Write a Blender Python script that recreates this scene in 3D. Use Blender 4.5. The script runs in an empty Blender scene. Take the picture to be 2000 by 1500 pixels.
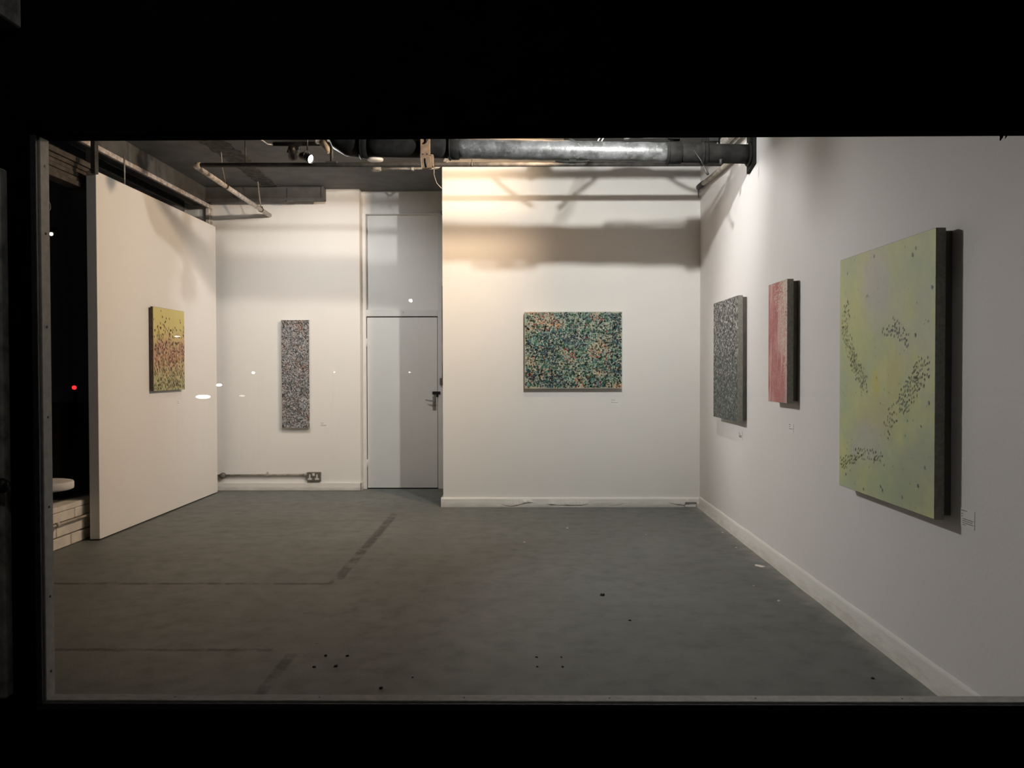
import bpy, bmesh, math, random
from mathutils import Vector, Matrix, noise as MN
PI = math.pi
S = bpy.context.scene
COL = S.collection

# ------------------------------------------------------------------ camera
cam_d = bpy.data.cameras.new('camera')
cam = bpy.data.objects.new('camera', cam_d)
COL.objects.link(cam)
cam_d.sensor_fit = 'HORIZONTAL'
cam_d.sensor_width = 36.0
cam_d.lens = 36.0 * 1618.0 / 2000.0
cam_d.clip_start = 0.05
cam_d.clip_end = 200
cam.matrix_world = Matrix(((0.99992956, 0.0019926, 0.01170079, 0.0),
                           (0.0116646, 0.0172938, -0.99978241, 0.0),
                           (-0.00219452, 0.99984847, 0.01726934, 1.40),
                           (0, 0, 0, 1)))
S.camera = cam
S.view_settings.view_transform = 'Standard'
S.view_settings.look = 'None'
S.view_settings.exposure = 0.0
S.view_settings.gamma = 1.0
S.view_settings.use_curve_mapping = False

# ------------------------------------------------------------------ night sky
w = bpy.data.worlds.new('night')
S.world = w
w.use_nodes = True
w.node_tree.nodes['Background'].inputs[0].default_value = (0.9, 0.9, 1.0, 1)
w.node_tree.nodes['Background'].inputs[1].default_value = 0.0012

# ------------------------------------------------------------------ lamps of the room
def spot(name, loc, target, power, color, angle, blend, radius):
    d = bpy.data.lights.new(name, 'SPOT')
    d.energy = power; d.color = color
    d.spot_size = math.radians(angle); d.spot_blend = blend
    d.shadow_soft_size = radius
    o = bpy.data.objects.new(name, d); COL.objects.link(o)
    o.location = loc
    o.rotation_euler = (Vector(target) - Vector(loc)).to_track_quat('-Z', 'Y').to_euler()
    return o
COOL_AT, COOL_TO = Vector((0.78, 5.22, 3.405)), Vector((0.0, 8.43, 2.85))
WARM_AT, WARM_TO = Vector((0.37, 6.93, 3.392)), Vector((-3.47, 7.05, 2.85))
SIDE_AT, SIDE_TO = Vector((-1.733, 6.95, 3.158)), Vector((1.81, 5.2, 1.6))
light_cool = spot('cool_lamp_light', COOL_AT, COOL_TO, 310, (1.0, 0.985, 0.96), 134, 0.85, 0.03)
light_warm = spot('warm_lamp_light', WARM_AT, WARM_TO, 300, (1.0, 0.71, 0.48), 176, 0.85, 0.06)
LEFT_AT, LEFT_TO = Vector((-2.075, 7.56, 3.31)), Vector((-2.32, 9.585, 1.75))
light_left = spot('left_lamp_light', LEFT_AT, LEFT_TO, 122, (0.985, 0.98, 1.0), 102, 1.0, 0.09)
light_side = spot('side_lamp_light', SIDE_AT, SIDE_TO, 315, (1.0, 0.97, 0.955), 86, 0.65, 0.12)

# unseen fill light, added to lift the pilaster and console out of black
fl = bpy.data.lights.new('pilaster_fill', 'POINT'); fl.energy = 7; fl.color = (1, .96, .90); fl.shadow_soft_size = .08
flo = bpy.data.objects.new('pilaster_fill', fl); COL.objects.link(flo); flo.location = (-1.05, 1.45, 3.0)

# ------------------------------------------------------------------ helpers
def tag(o, label=None, cat=None, group=None, kind=None):
    if label: o['label'] = label
    if cat: o['category'] = cat
    if group: o['group'] = group
    if kind: o['kind'] = kind
    return o

def empty(name, loc=(0, 0, 0), rz=0.0, label=None, cat=None, group=None, kind=None):
    o = bpy.data.objects.new(name, None); COL.objects.link(o)
    o.empty_display_size = 0.05
    o.location = loc; o.rotation_euler = (0, 0, rz)
    return tag(o, label, cat, group, kind)

class MB:
    """collects shapes, builds ONE mesh object"""
    def __init__(s): s.bm = bmesh.new()
    def box(s, x0, x1, y0, y1, z0, z1, mi=0, bevel=0.0, seg=1, rot=None):
        t = bmesh.new(); bmesh.ops.create_cube(t, size=1.0)
        for v in t.verts:
            v.co = Vector(((x0 + x1) / 2 + v.co.x * (x1 - x0), (y0 + y1) / 2 + v.co.y * (y1 - y0), (z0 + z1) / 2 + v.co.z * (z1 - z0)))
        if bevel > 0: bmesh.ops.bevel(t, geom=t.edges[:], offset=bevel, segments=seg, affect='EDGES')
        if rot is not None:
            c = Vector(((x0 + x1) / 2, (y0 + y1) / 2, (z0 + z1) / 2))
            bmesh.ops.rotate(t, verts=t.verts, cent=c, matrix=rot)
        s._join(t, mi); return s
    def _join(s, t, mi, smooth=False):
        m = {}
        for v in t.verts: m[v] = s.bm.verts.new(v.co)
        for f in t.faces:
            try:
                n = s.bm.faces.new([m[v] for v in f.verts]); n.material_index = mi; n.smooth = smooth or f.smooth
            except ValueError: pass
        t.free()
    def tube(s, pts, r, n=12, mi=0, caps=True):
        pts = [Vector(p) for p in pts]
        rs = r if isinstance(r, (list, tuple)) else [r] * len(pts)
        rings = []; up = None
        for i, p in enumerate(pts):
            a = pts[max(0, i - 1)]; b = pts[min(len(pts) - 1, i + 1)]
            t = (b - a).normalized()
            if up is None:
                up = t.orthogonal().normalized()
            up = (up - t * up.dot(t)).normalized()
            sd = t.cross(up)
            rings.append([s.bm.verts.new(p + (up * math.cos(2 * PI * k / n) + sd * math.sin(2 * PI * k / n)) * rs[i]) for k in range(n)])
        for i in range(len(rings) - 1):
            for k in range(n):
                f = s.bm.faces.new((rings[i][k], rings[i][(k + 1) % n], rings[i + 1][(k + 1) % n], rings[i + 1][k]))
                f.smooth = True; f.material_index = mi
        if caps:
            f = s.bm.faces.new(rings[0][::-1]); f.material_index = mi
            f = s.bm.faces.new(rings[-1]); f.material_index = mi
        return s
    def lathe(s, prof, c, axis='z', n=24, mi=0):
        """prof: [(r, h)] revolved about axis through c"""
        c = Vector(c); rings = []
        for r, h in prof:
            ring = []
            for k in range(n):
                a = 2 * PI * k / n; p, q = r * math.cos(a), r * math.sin(a)
                d = {'z': (p, q, h), 'y': (p, h, q), 'x': (h, p, q)}[axis]
                ring.append(s.bm.verts.new(c + Vector(d)))
            rings.append(ring)
        for i in range(len(rings) - 1):
            for k in range(n):
                f = s.bm.faces.new((rings[i][k], rings[i][(k + 1) % n], rings[i + 1][(k + 1) % n], rings[i + 1][k]))
                f.smooth = True; f.material_index = mi
        for ring in (rings[0], rings[-1]):
            f = s.bm.faces.new(ring); f.material_index = mi
        return s
    def poly(s, pts, mi=0):
        f = s.bm.faces.new([s.bm.verts.new(Vector(p)) for p in pts]); f.material_index = mi; return s
    def prism(s, pts, d, mi=0):
        """polygon pts (3d) extruded by vector d"""
        d = Vector(d); a = [s.bm.verts.new(Vector(p)) for p in pts]; b = [s.bm.verts.new(Vector(p) + d) for p in pts]
        n = len(a)
        for f in (a[::-1], b): s.bm.faces.new(f).material_index = mi
        for k in range(n): s.bm.faces.new((a[k], a[(k + 1) % n], b[(k + 1) % n], b[k])).material_index = mi
        return s
    def move(s, M):
        bmesh.ops.transform(s.bm, matrix=M, verts=s.bm.verts); return s
    def build(s, name, mats, parent=None, label=None, cat=None, group=None, kind=None, fix=True):
        me = bpy.data.meshes.new(name)
        if fix: bmesh.ops.recalc_face_normals(s.bm, faces=s.bm.faces)
        s.bm.to_mesh(me); s.bm.free()
        for m in (mats if isinstance(mats, (list, tuple)) else [mats]): me.materials.append(m)
        o = bpy.data.objects.new(name, me); COL.objects.link(o)
        if parent: o.parent = parent
        return tag(o, label, cat, group, kind)

# ------------------------------------------------------------------ materials
class NT:
    def __init__(s, name):
        s.m = bpy.data.materials.new(name); s.m.use_nodes = True
        s.t = s.m.node_tree; s.b = s.t.nodes['Principled BSDF']
        s.co = s.t.nodes.new('ShaderNodeTexCoord').outputs['Object']
    def link(s, a, b): s.t.links.new(a, b)
    def n(s, typ, **k):
        o = s.t.nodes.new(typ)
        for a, v in k.items():
            if a.startswith('i_'):
                key = a[2:]; key = int(key) if key.isdigit() else key.replace('_', ' ')
                (s.link(v, o.inputs[key]) if hasattr(v, 'is_linked') else setattr(o.inputs[key], 'default_value', v))
            else: setattr(o, a, v)
        return o
    def mapping(s, scale=(1, 1, 1), rot=(0, 0, 0), loc=(0, 0, 0), src=None):
        return s.n('ShaderNodeMapping', i_Vector=src or s.co, i_Scale=scale, i_Rotation=rot, i_Location=loc).outputs[0]
    def noise(s, scale, detail=3, rough=0.55, vec=None, dist=0.0):
        return s.n('ShaderNodeTexNoise', i_Vector=vec or s.co, i_Scale=scale, i_Detail=detail, i_Roughness=rough, i_Distortion=dist)
    def voro(s, scale, feature='F1', vec=None, rnd=1.0):
        return s.n('ShaderNodeTexVoronoi', feature=feature, i_Vector=vec or s.co, i_Scale=scale, i_Randomness=rnd)
    def ramp(s, fac, stops, interp='LINEAR'):
        r = s.n('ShaderNodeValToRGB', i_Fac=fac); e = r.color_ramp; e.interpolation = interp
        while len(e.elements) < len(stops): e.elements.new(0.5)
        for el, (p, c) in zip(e.elements, stops):
            el.position = p; el.color = (c, c, c, 1) if isinstance(c, (int, float)) else (*c, 1)
        return r.outputs[0]
    def mix(s, fac, a, b, mode='MIX'):
        o = s.n('ShaderNodeMix', data_type='RGBA', blend_type=mode)
        for i, v in ((0, fac), (6, a), (7, b)):
            if hasattr(v, 'is_linked'): s.link(v, o.inputs[i])
            else: o.inputs[i].default_value = v if i == 0 else (*v, 1)
        return o.outputs[2]
    def math(s, op, a, b=0.0, c=0.0):
        o = s.n('ShaderNodeMath', operation=op)
        for i, v in enumerate((a, b, c)):
            if hasattr(v, 'is_linked'): s.link(v, o.inputs[i])
            else: o.inputs[i].default_value = v
        return o.outputs[0]
    def sep(s, vec=None): return s.n('ShaderNodeSeparateXYZ', i_0=vec or s.co).outputs
    def bump(s, h, strength=0.2, dist=0.01):
        s.link(s.n('ShaderNodeBump', i_Height=h, i_Strength=strength, i_Distance=dist).outputs[0], s.b.inputs['Normal'])
    def out(s, col, rough=0.6, metal=0.0, spec=0.5):
        for k, v in (('Base Color', col), ('Roughness', rough), ('Metallic', metal), ('Specular IOR Level', spec)):
            if hasattr(v, 'is_linked'): s.link(v, s.b.inputs[k])
            else: s.b.inputs[k].default_value = (*v, 1) if k == 'Base Color' else v
        return s.m

def plain(name, col, rough=0.6, metal=0.0, var=0.12, scale=14, bump=0.0, spec=0.5):
    t = NT(name)
    lo = tuple(c * (1 - var) for c in col); hi = tuple(min(1, c * (1 + var)) for c in col)
    n = t.noise(scale, 4)
    c = t.mix(t.ramp(n.outputs[0], [(0.35, 0.0), (0.65, 1.0)]), lo, hi)
    if bump: t.bump(n.outputs[0], bump, 0.004)
    return t.out(c, rough, metal, spec)

def wall_mat(name, col):
    t = NT(name)
    n1 = t.noise(1.6, 4); n2 = t.noise(60, 3)
    c = t.mix(t.ramp(n1.outputs[0], [(0.35, 0.0), (0.7, 1.0)]), tuple(x * 0.975 for x in col), col)
    sp = t.ramp(t.voro(2.3).outputs[0], [(0.0, 1.0), (0.006, 1.0), (0.010, 0.0)])
    c = t.mix(t.math('MULTIPLY', sp, 0.55), c, (0.30, 0.28, 0.25))
    t.bump(t.math('ADD', n2.outputs[0], t.math('MULTIPLY', n1.outputs[0], 3.0)), 0.10, 0.006)
    return t.out(c, 0.7, 0, 0.3)

M = {}
M['wall'] = wall_mat('white_wall_paint', (0.80, 0.785, 0.75))
M['wall_pink'] = wall_mat('white_emulsion', (0.79, 0.77, 0.76))
M['partition'] = wall_mat('partition_paint', (0.80, 0.775, 0.74))
M['door'] = plain('door_gloss', (0.74, 0.73, 0.70), 0.45, var=0.02, scale=3)
M['door_dirty'] = plain('frame_gloss', (0.70, 0.69, 0.66), 0.5, var=0.04, scale=8)
M['gap'] = plain('dark_gap', (0.015, 0.014, 0.012), 0.9)
M['grey_ceiling'] = plain('grey_ceiling_paint', (0.125, 0.125, 0.122), 0.8, var=0.16, scale=5, bump=0.3)
M['ceiling_scar'] = plain('rough_grey_concrete', (0.06, 0.06, 0.052), 0.95, var=0.6, scale=16, bump=1.0)
M['beam'] = plain('dark_beam_paint', (0.085, 0.085, 0.082), 0.75, var=0.2, scale=6, bump=0.2)
M['warm_lit_ceiling'] = plain('warm_light_patch', (0.62, 0.55, 0.46), 0.75, var=0.06, scale=4)
M['black_iron'] = plain('black_iron', (0.016, 0.016, 0.015), 0.85, var=0.4, scale=12, bump=0.2, spec=0.15)
M['dark_pipe'] = plain('dark_pipe_paint', (0.035, 0.033, 0.030), 0.6, var=0.4, scale=20)
M['white_pipe'] = plain('flaky_white_pipe', (0.52, 0.47, 0.43), 0.6, var=0.35, scale=22, bump=0.4)
M['grey_pipe'] = plain('grey_conduit', (0.30, 0.28, 0.25), 0.55, var=0.3, scale=18)
M['tan_pipe'] = plain('tan_conduit', (0.40, 0.36, 0.30), 0.55, var=0.25, scale=15)
M['timber'] = plain('raw_timber', (0.25, 0.16, 0.095), 0.75, var=0.25, scale=25, bump=0.3)
M['galv'] = plain('brushed_steel', (0.40, 0.38, 0.34), 0.45, 0.75, var=0.2, scale=30)
M['steel_plate'] = plain('socket_steel', (0.16, 0.145, 0.125), 0.5, 0.3, var=0.2, scale=60)
M['socket_white'] = plain('white_plastic', (0.62, 0.60, 0.57), 0.4, var=0.05)
M['black'] = plain('black_plastic', (0.012, 0.012, 0.012), 0.45, var=0.3)
M['white_cable'] = plain('white_cable', (0.68, 0.66, 0.62), 0.5, var=0.05)
M['grey_cable'] = plain('grey_cable', (0.33, 0.32, 0.30), 0.5, var=0.1)
M['facade'] = plain('black_facade_paint', (0.0045, 0.0045, 0.005), 1.0, var=0.3, scale=9, spec=0.0)
M['pilaster'] = plain('weathered_grey_render', (0.42, 0.42, 0.40), 0.85, var=0.4, scale=16, bump=0.4)
M['bead'] = plain('grey_window_bead', (0.42, 0.41, 0.39), 0.6, var=0.12, scale=35, bump=0.2)
M['outer_bead'] = plain('dark_outer_bead', (0.035, 0.035, 0.045), 0.6, var=0.3, scale=20)
M['screw'] = plain('dark_screw', (0.02, 0.018, 0.015), 0.5)
M['linen'] = plain('raw_linen', (0.30, 0.285, 0.25), 0.85, var=0.15, scale=60)
M['dark_edge'] = plain('dark_painted_edge', (0.07, 0.05, 0.04), 0.8, var=0.4, scale=30)
M['batten'] = plain('gap_shade_batten', (0.14, 0.125, 0.105), 0.9)  # dark tone holds the shade of the gap behind each canvas
M['card'] = plain('white_card', (0.80, 0.79, 0.77), 0.6, var=0.02)
M['ink'] = plain('grey_print', (0.22, 0.21, 0.20), 0.8, var=0.05)
M['sill_block'] = plain('painted_block', (0.68, 0.64, 0.57), 0.75, var=0.10, scale=9, bump=0.3)
M['sill_dark'] = plain('sill_core', (0.30, 0.27, 0.23), 0.9)
M['lintel'] = plain('dark_timber_lintel', (0.060, 0.050, 0.040), 0.7, var=0.5, scale=14)
M['stool'] = plain('white_laminate', (0.62, 0.61, 0.60), 0.5, var=0.04)
M['asphalt'] = plain('dark_asphalt', (0.02, 0.02, 0.02), 0.9, var=0.4, scale=30)
M['chip_white'] = plain('paint_flake', (0.72, 0.69, 0.63), 0.7)
M['chip_dark'] = plain('dark_grit', (0.03, 0.027, 0.024), 0.9)
M['sign_grey'] = plain('pale_vinyl', (0.30, 0.30, 0.30), 0.6)

def emit(name, col, strength):
    m = bpy.data.materials.new(name); m.use_nodes = True
    b = m.node_tree.nodes['Principled BSDF']
    b.inputs['Base Color'].default_value = (0.8, 0.8, 0.8, 1)
    b.inputs['Emission Color'].default_value = (*col, 1)
    b.inputs['Emission Strength'].default_value = strength
    return m
M['lens_on'] = emit('lit_lens', (1.0, 0.93, 0.80), 60)
M['street_warm'] = emit('street_lens_warm', (1.0, 0.80, 0.55), 90)
M['street_white'] = emit('street_lens_white', (1.0, 0.95, 0.86), 110)
M['street_dim'] = emit('street_lens_dim', (1.0, 0.93, 0.85), 7)
M['street_red'] = emit('street_lens_red', (1.0, 0.02, 0.02), 3)
M['street_far'] = emit('street_lens_far', (1.0, 0.9, 0.65), 6)

def glass_mat():
    m = bpy.data.materials.new('window_glass'); m.use_nodes = True
    t = m.node_tree; t.nodes.clear()
    o = t.nodes.new('ShaderNodeOutputMaterial'); mx = t.nodes.new('ShaderNodeMixShader')
    tr = t.nodes.new('ShaderNodeBsdfTransparent'); gl = t.nodes.new('ShaderNodeBsdfGlossy')
    tr.inputs[0].default_value = (0.985, 0.99, 0.985, 1)
    gl.inputs['Roughness'].default_value = 0.0
    lw = t.nodes.new('ShaderNodeLayerWeight'); p = t.nodes.new('ShaderNodeMath'); p.operation = 'POWER'; p.inputs[1].default_value = 5.0
    q = t.nodes.new('ShaderNodeMath'); q.operation = 'MULTIPLY_ADD'; q.inputs[1].default_value = 0.95; q.inputs[2].default_value = 0.04
    t.links.new(lw.outputs['Facing'], p.inputs[0]); t.links.new(p.outputs[0], q.inputs[0])
    t.links.new(q.outputs[0], mx.inputs[0]); t.links.new(tr.outputs[0], mx.inputs[1]); t.links.new(gl.outputs[0], mx.inputs[2])
    t.links.new(mx.outputs[0], o.inputs[0])
    return m
M['glass'] = glass_mat()

def floor_mat():
    t = NT('grey_painted_concrete')
    x, y, z = t.sep()
    n1 = t.noise(1.1, 6, 0.62); n2 = t.noise(7.5, 5, 0.6); n3 = t.noise(70, 3)
    streak = t.noise(3.0, 5, 0.6, vec=t.mapping((0.35, 1.9, 1)))
    c = t.mix(t.ramp(n1.outputs[0], [(0.36, 0.0), (0.66, 1.0)]), (0.126, 0.135, 0.126), (0.156, 0.169, 0.161))
    c = t.mix(t.math('MULTIPLY', t.ramp(streak.outputs[0], [(0.42, 0.0), (0.62, 1.0)]), 0.30), c, (0.140, 0.141, 0.132))
    c = t.mix(t.math('MULTIPLY', t.ramp(n2.outputs[0], [(0.52, 0.0), (0.72, 1.0)]), 0.35), c, (0.075, 0.074, 0.066))
    c = t.mix(t.math('MULTIPLY', t.ramp(n3.outputs[0], [(0.55, 0.0), (0.75, 1.0)]), 0.25), c, (0.06, 0.06, 0.053))
    def rect(x0, x1, y0, y1, soft=0.012):
        dx = t.math('SUBTRACT', t.math('ABSOLUTE', t.math('SUBTRACT', x, (x0 + x1) / 2)), (x1 - x0) / 2)
        dy = t.math('SUBTRACT', t.math('ABSOLUTE', t.math('SUBTRACT', y, (y0 + y1) / 2)), (y1 - y0) / 2)
        d = t.math('MAXIMUM', dx, dy)
        wob = t.math('MULTIPLY', t.math('SUBTRACT', t.noise(28, 3).outputs[0], 0.5), 0.03)
        return t.n('ShaderNodeMapRange', i_0=t.math('ADD', d, wob), i_1=-soft, i_2=soft * 0.4, i_3=1.0, i_4=0.0).outputs[0]
    wear = t.ramp(t.noise(5.5, 4, 0.7, vec=t.mapping((1, 0.8, 1))).outputs[0], [(0.40, 0.10), (0.52, 0.95)])
    marks = None
    for r in ((-3.3, -1.20, 5.365, 5.415), (-1.275, -1.195, 5.4, 8.05), (-3.2, -1.25, 4.085, 4.13), (-1.165, -1.105, 3.5, 4.06)):
        m = rect(*r); marks = m if marks is None else t.math('MAXIMUM', marks, m)
    c = t.mix(t.math('MULTIPLY', t.math('MULTIPLY', marks, wear), 0.95), c, (0.042, 0.040, 0.034))
    # whitish scuffing and spilled wall paint along the foot of the right-hand wall
    ed = t.n('ShaderNodeMapRange', i_0=t.math('ADD', x, t.math('MULTIPLY', t.math('SUBTRACT', t.noise(6, 4, 0.7).outputs[0], 0.5), 0.30)), i_1=1.67, i_2=1.80, i_3=0.0, i_4=1.0).outputs[0]
    c = t.mix(t.math('MULTIPLY', ed, 0.55), c, (0.36, 0.35, 0.32))
    scuff = t.ramp(t.voro(4.2, vec=t.mapping((0.6, 2.2, 1))).outputs[0], [(0.0, 1.0), (0.018, 1.0), (0.035, 0.0)])
    c = t.mix(t.math('MULTIPLY', scuff, 0.5), c, (0.26, 0.26, 0.25))
    pit = t.ramp(t.voro(5.7, vec=t.mapping((1, 1, 1), loc=(3.1, 1.7, 0))).outputs[0], [(0.0, 1.0), (0.03, 1.0), (0.05, 0.0)])
    c = t.mix(t.math('MULTIPLY', t.math('MULTIPLY', pit, t.ramp(n1.outputs[0], [(0.45, 1.0), (0.55, 0.0)])), 0.8), c, (0.03, 0.028, 0.025))
    t.bump(t.math('ADD', n2.outputs[0], t.math('MULTIPLY', n3.outputs[0], 0.5)), 0.25, 0.006)
    return t.out(c, t.ramp(n2.outputs[0], [(0.3, 0.50), (0.7, 0.68)]), 0, 0.35)
M['floor'] = floor_mat()

def skirt_mat():
    t = NT('peeling_skirting')
    x, y, z = t.sep()
    n = t.noise(9, 5, 0.7, vec=t.mapping((0.6, 0.6, 2.2)))
    low = t.n('ShaderNodeMapRange', i_0=t.math('ADD', z, t.math('MULTIPLY', t.math('SUBTRACT', n.outputs[0], 0.5), 0.09)), i_1=0.005, i_2=0.05, i_3=1.0, i_4=0.0).outputs[0]
    c = t.mix(t.math('MULTIPLY', low, 0.65), (0.77, 0.76, 0.72), (0.38, 0.36, 0.31))
    t.bump(n.outputs[0], 0.5, 0.01)
    return t.out(c, 0.65, 0, 0.3)
M['skirt'] = skirt_mat()

def pipe_mat():
    t = NT('mottled_cast_iron')
    n = t.noise(9, 6, 0.7); n2 = t.noise(30, 4)
    c = t.mix(t.ramp(n.outputs[0], [(0.40, 0.0), (0.60, 1.0)]), (0.045, 0.046, 0.045), (0.115, 0.118, 0.122))
    c = t.mix(t.math('MULTIPLY', t.ramp(n2.outputs[0], [(0.60, 0.0), (0.68, 1.0)]), 0.6), c, (0.21, 0.21, 0.20))
    t.bump(n.outputs[0], 0.6, 0.008)
    return t.out(c, 0.42, 0, 0.8)
M['pipe'] = pipe_mat()

# ------------------------------------------------------------------ room shell
RX, BY, LY, DY, CZ = 1.81, 8.433, 9.585, 9.72, 3.49
def st(mb, name, mat, parent=None): return mb.build(name, mat, parent, kind=None if parent else 'structure')

bm = MB(); bm.box(-3.9, 2.0, 2.80, 9.95, -0.12, 0.0); st(bm, 'floor', M['floor'])
ceil_ = st(MB().box(-3.9, 2.0, 2.86, 9.95, CZ, CZ + 0.15), 'ceiling', M['grey_ceiling'])
st(MB().box(RX, RX + 0.18, 2.86, 9.95, 0, CZ), 'wall_right', M['wall_pink'])
st(MB().box(-0.803, RX, BY, 9.72, 0, CZ), 'wall_back', M['wall'])
st(MB().box(-3.9, -1.872, LY, LY + 0.30, 0, CZ), 'wall_back_left', M['wall'])
# the wall round the door and the fixed panel over it
wd = MB()
wd.box(-1.872, -0.80, DY, DY + 0.15, 3.235, CZ)
wd.box(-1.872, -0.80, DY + 0.14, DY + 0.2, 0, 3.3)
st(wd, 'wall_recess', M['door_dirty'])

# warm lamp's pool of light put in as a pale ceiling patch, roughened strips, small fittings that belong to the ceiling
MB().box(-0.757, 0.385, 6.6, BY, CZ - 0.012, CZ + 0.01).build('ceiling_light_patch', M['warm_lit_ceiling'], ceil_)
random.seed(4)
def scar(y0, y1, xa, xb, name='rough_strip'):
    n = 14; L, R = [], []
    for i in range(n + 1):
        y = y0 + (y1 - y0) * i / n
        L.append((xa + random.uniform(-.02, .02), y)); R.append((xb + random.uniform(-.02, .02), y))
    m = MB(); pts = [(x, y, CZ - 0.008) for x, y in L] + [(x, y, CZ - 0.008) for x, y in R[::-1]]
    m.prism(pts, (0, 0, 0.02)); m.build(name, M['ceiling_scar'], ceil_)
scar(7.5, 8.30, -2.93, -2.69); scar(8.36, 9.40, -2.93, -2.74)
MB().prism([(-0.775, 8.27, CZ - .02), (-0.735, 8.06, CZ - .02), (-0.715, 8.06, CZ - .02), (-0.755, 8.27, CZ - .02)], (0, 0, .02)).build('white_batten', M['white_cable'], ceil_)

# beam over the back-left wall and the one over the side window
b1 = st(MB().box(-3.62, -2.256, 9.44, LY, 3.345, CZ, bevel=0.004), 'trim_1', M['beam'])
MB().box(-3.62, -2.25, 9.425, 9.445, 3.318, 3.362, bevel=0.003).build('beam_lip', M['beam'], b1)
MB().box(-2.276, -2.246, 9.425, 9.445, 3.362, CZ, bevel=0.003).build('beam_lip', M['beam'], b1)
MB().box(-2.66, -2.645, 9.425, 9.44, 3.36, 3.47).box(-2.665, -2.59, 9.40, 9.44, 3.31, 3.335, bevel=.004).build('cable_clip', M['beam'], b1)
st(MB().box(-3.80, -3.60, 2.86, LY, 3.312, CZ), 'trim_2', M['beam'])

# skirtings
def skirt_back():
    m = MB(); n = 260; x0, x1 = -0.825, 1.80
    random.seed(11)
    rows = []
    for i in range(n + 1):
        x = x0 + (x1 - x0) * i / n
        u = i / n
        wob = MN.noise(Vector((u * 34, 0.3, 0))) * .6 + MN.noise(Vector((u * 110, 4.1, 0))) * .5
        gate = max(0.0, min(1.0, (MN.noise(Vector((u * 9, 7.7, 0))) + .22) * 4)) if 0.22 < u < 0.96 else 0.0
        peel = gate * (0.004 + 0.012 * max(0, wob + .25))
        zl = 0.036 + 0.030 * MN.noise(Vector((u * 13, 2.2, 5))) + 0.014 * wob
        hole = 1.0 if 0.945 < u < 0.992 else 0.0
        base_in = 0.026 * hole
        zl2 = 0.052 if hole else zl
        rows.append([(x, BY, 0.098), (x, BY - 0.014, 0.095), (x, BY - 0.024, 0.084), (x, BY - 0.024 - peel, zl2 + 0.012), (x, BY - 0.024 - peel * 1.1, zl2), (x, BY - 0.024 + (base_in if hole else .004 * gate), zl2 - 0.005), (x, BY - 0.025 + base_in, 0.0)])
    V = [[m.bm.verts.new(p) for p in r] for r in rows]
    for i in range(n):
        for k in range(6):
            m.bm.faces.new((V[i][k], V[i + 1][k], V[i + 1][k + 1], V[i][k + 1]))
    m.bm.faces.new(V[0]); m.bm.faces.new(V[-1][::-1])
    return m
st(skirt_back(), 'baseboard_back', M['skirt'])
def skirt_right():
    m = MB(); n = 90; y0, y1 = 2.87, BY - 0.02; V = []
    for i in range(n + 1):
        y = y0 + (y1 - y0) * i / n; u = i / n
        wv = 0.0010 * math.sin(u * 31) + 0.0008 * math.sin(u * 77)
        V.append([m.bm.verts.new(p) for p in ((RX, y, 0.108 + wv), (RX - 0.007, y, 0.104 + wv), (RX - 0.012, y, 0.088 + wv), (RX - 0.012 - wv * 0.6, y, 0.04), (RX - 0.022 - wv, y, 0.010), (RX - 0.034 - wv * 1.5, y, 0.0))])
    for i in range(n):
        for k in range(5):
            f = m.bm.faces.new((V[i][k], V[i][k + 1], V[i + 1][k + 1], V[i + 1][k])); f.smooth = True
    return m
st(skirt_right(), 'baseboard_right', M['skirt'])
st(MB().box(-3.60, -1.862, 9.563, LY, 0, 0.094, bevel=0.004).box(-1.872, -1.862, 9.563, DY - .005, 0, 0.094), 'baseboard_left', M['skirt'])
st(MB().box(-0.825, -0.803, BY - 0.02, DY, 0, 0.098, bevel=0.004), 'baseboard_recess', M['skirt'])

# ------------------------------------------------------------------ door and panel above it
door = empty('door_1', (-1.405, DY, 0), kind='structure')
door['label'] = 'plain white flush door with fixed white panel above it in the recess'
def dp(mb, name, mat, parent=door, label=None):
    mb.move(Matrix.Translation((1.405, -DY, 0)))
    return mb.build(name, mat, parent, label=label)
def dp2(mb, name, mat, parent, label=None):   # sub-part: same offset since parents sit at origin of the door
    return dp(mb, name, mat, parent, label)
dp(MB().box(-1.872, -1.822, DY - .02, DY + .1, 0, 3.235, bevel=.003), 'frame_stile', M['door_dirty'])
dp(MB().box(-0.983, -0.905, DY - .02, DY + .1, 0, 3.235, bevel=.003), 'frame_stile', M['door_dirty'])
dp(MB().box(-1.822, -0.983, DY - .02, DY + .1, 2.028, 2.105, bevel=.003), 'frame_rail', M['door_dirty'])
dp(MB().box(-1.822, -0.983, DY - .02, DY + .1, 3.222, 3.235, bevel=.002), 'frame_head', M['door_dirty'])
dp(MB().box(-1.824, -0.981, DY + .062, DY + .09, 2.10, 3.225), 'fixed_panel', M['door'])
leaf = dp(MB().box(-1.814, -0.990, DY - .004, DY + .035, 0.012, 2.016, bevel=.002), 'door_leaf', M['door'])
dp(MB().box(-1.824, -0.981, DY + .04, DY + .06, 0, 2.03), 'rebate', M['gap'])
for zz in (0.30, 1.72):
    dp(MB().tube([(-1.818, DY - .010, zz - .05), (-1.818, DY - .010, zz + .05)], .006, 8).box(-1.816, -1.79, DY - .006, DY, zz - .05, zz + .05), 'hinge', M['door_dirty'], leaf)
hp = dp(MB().box(-1.047, -1.008, DY - .014, DY - .004, 0.925, 1.088, bevel=.003), 'handle_plate', M['galv'], leaf)
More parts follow.
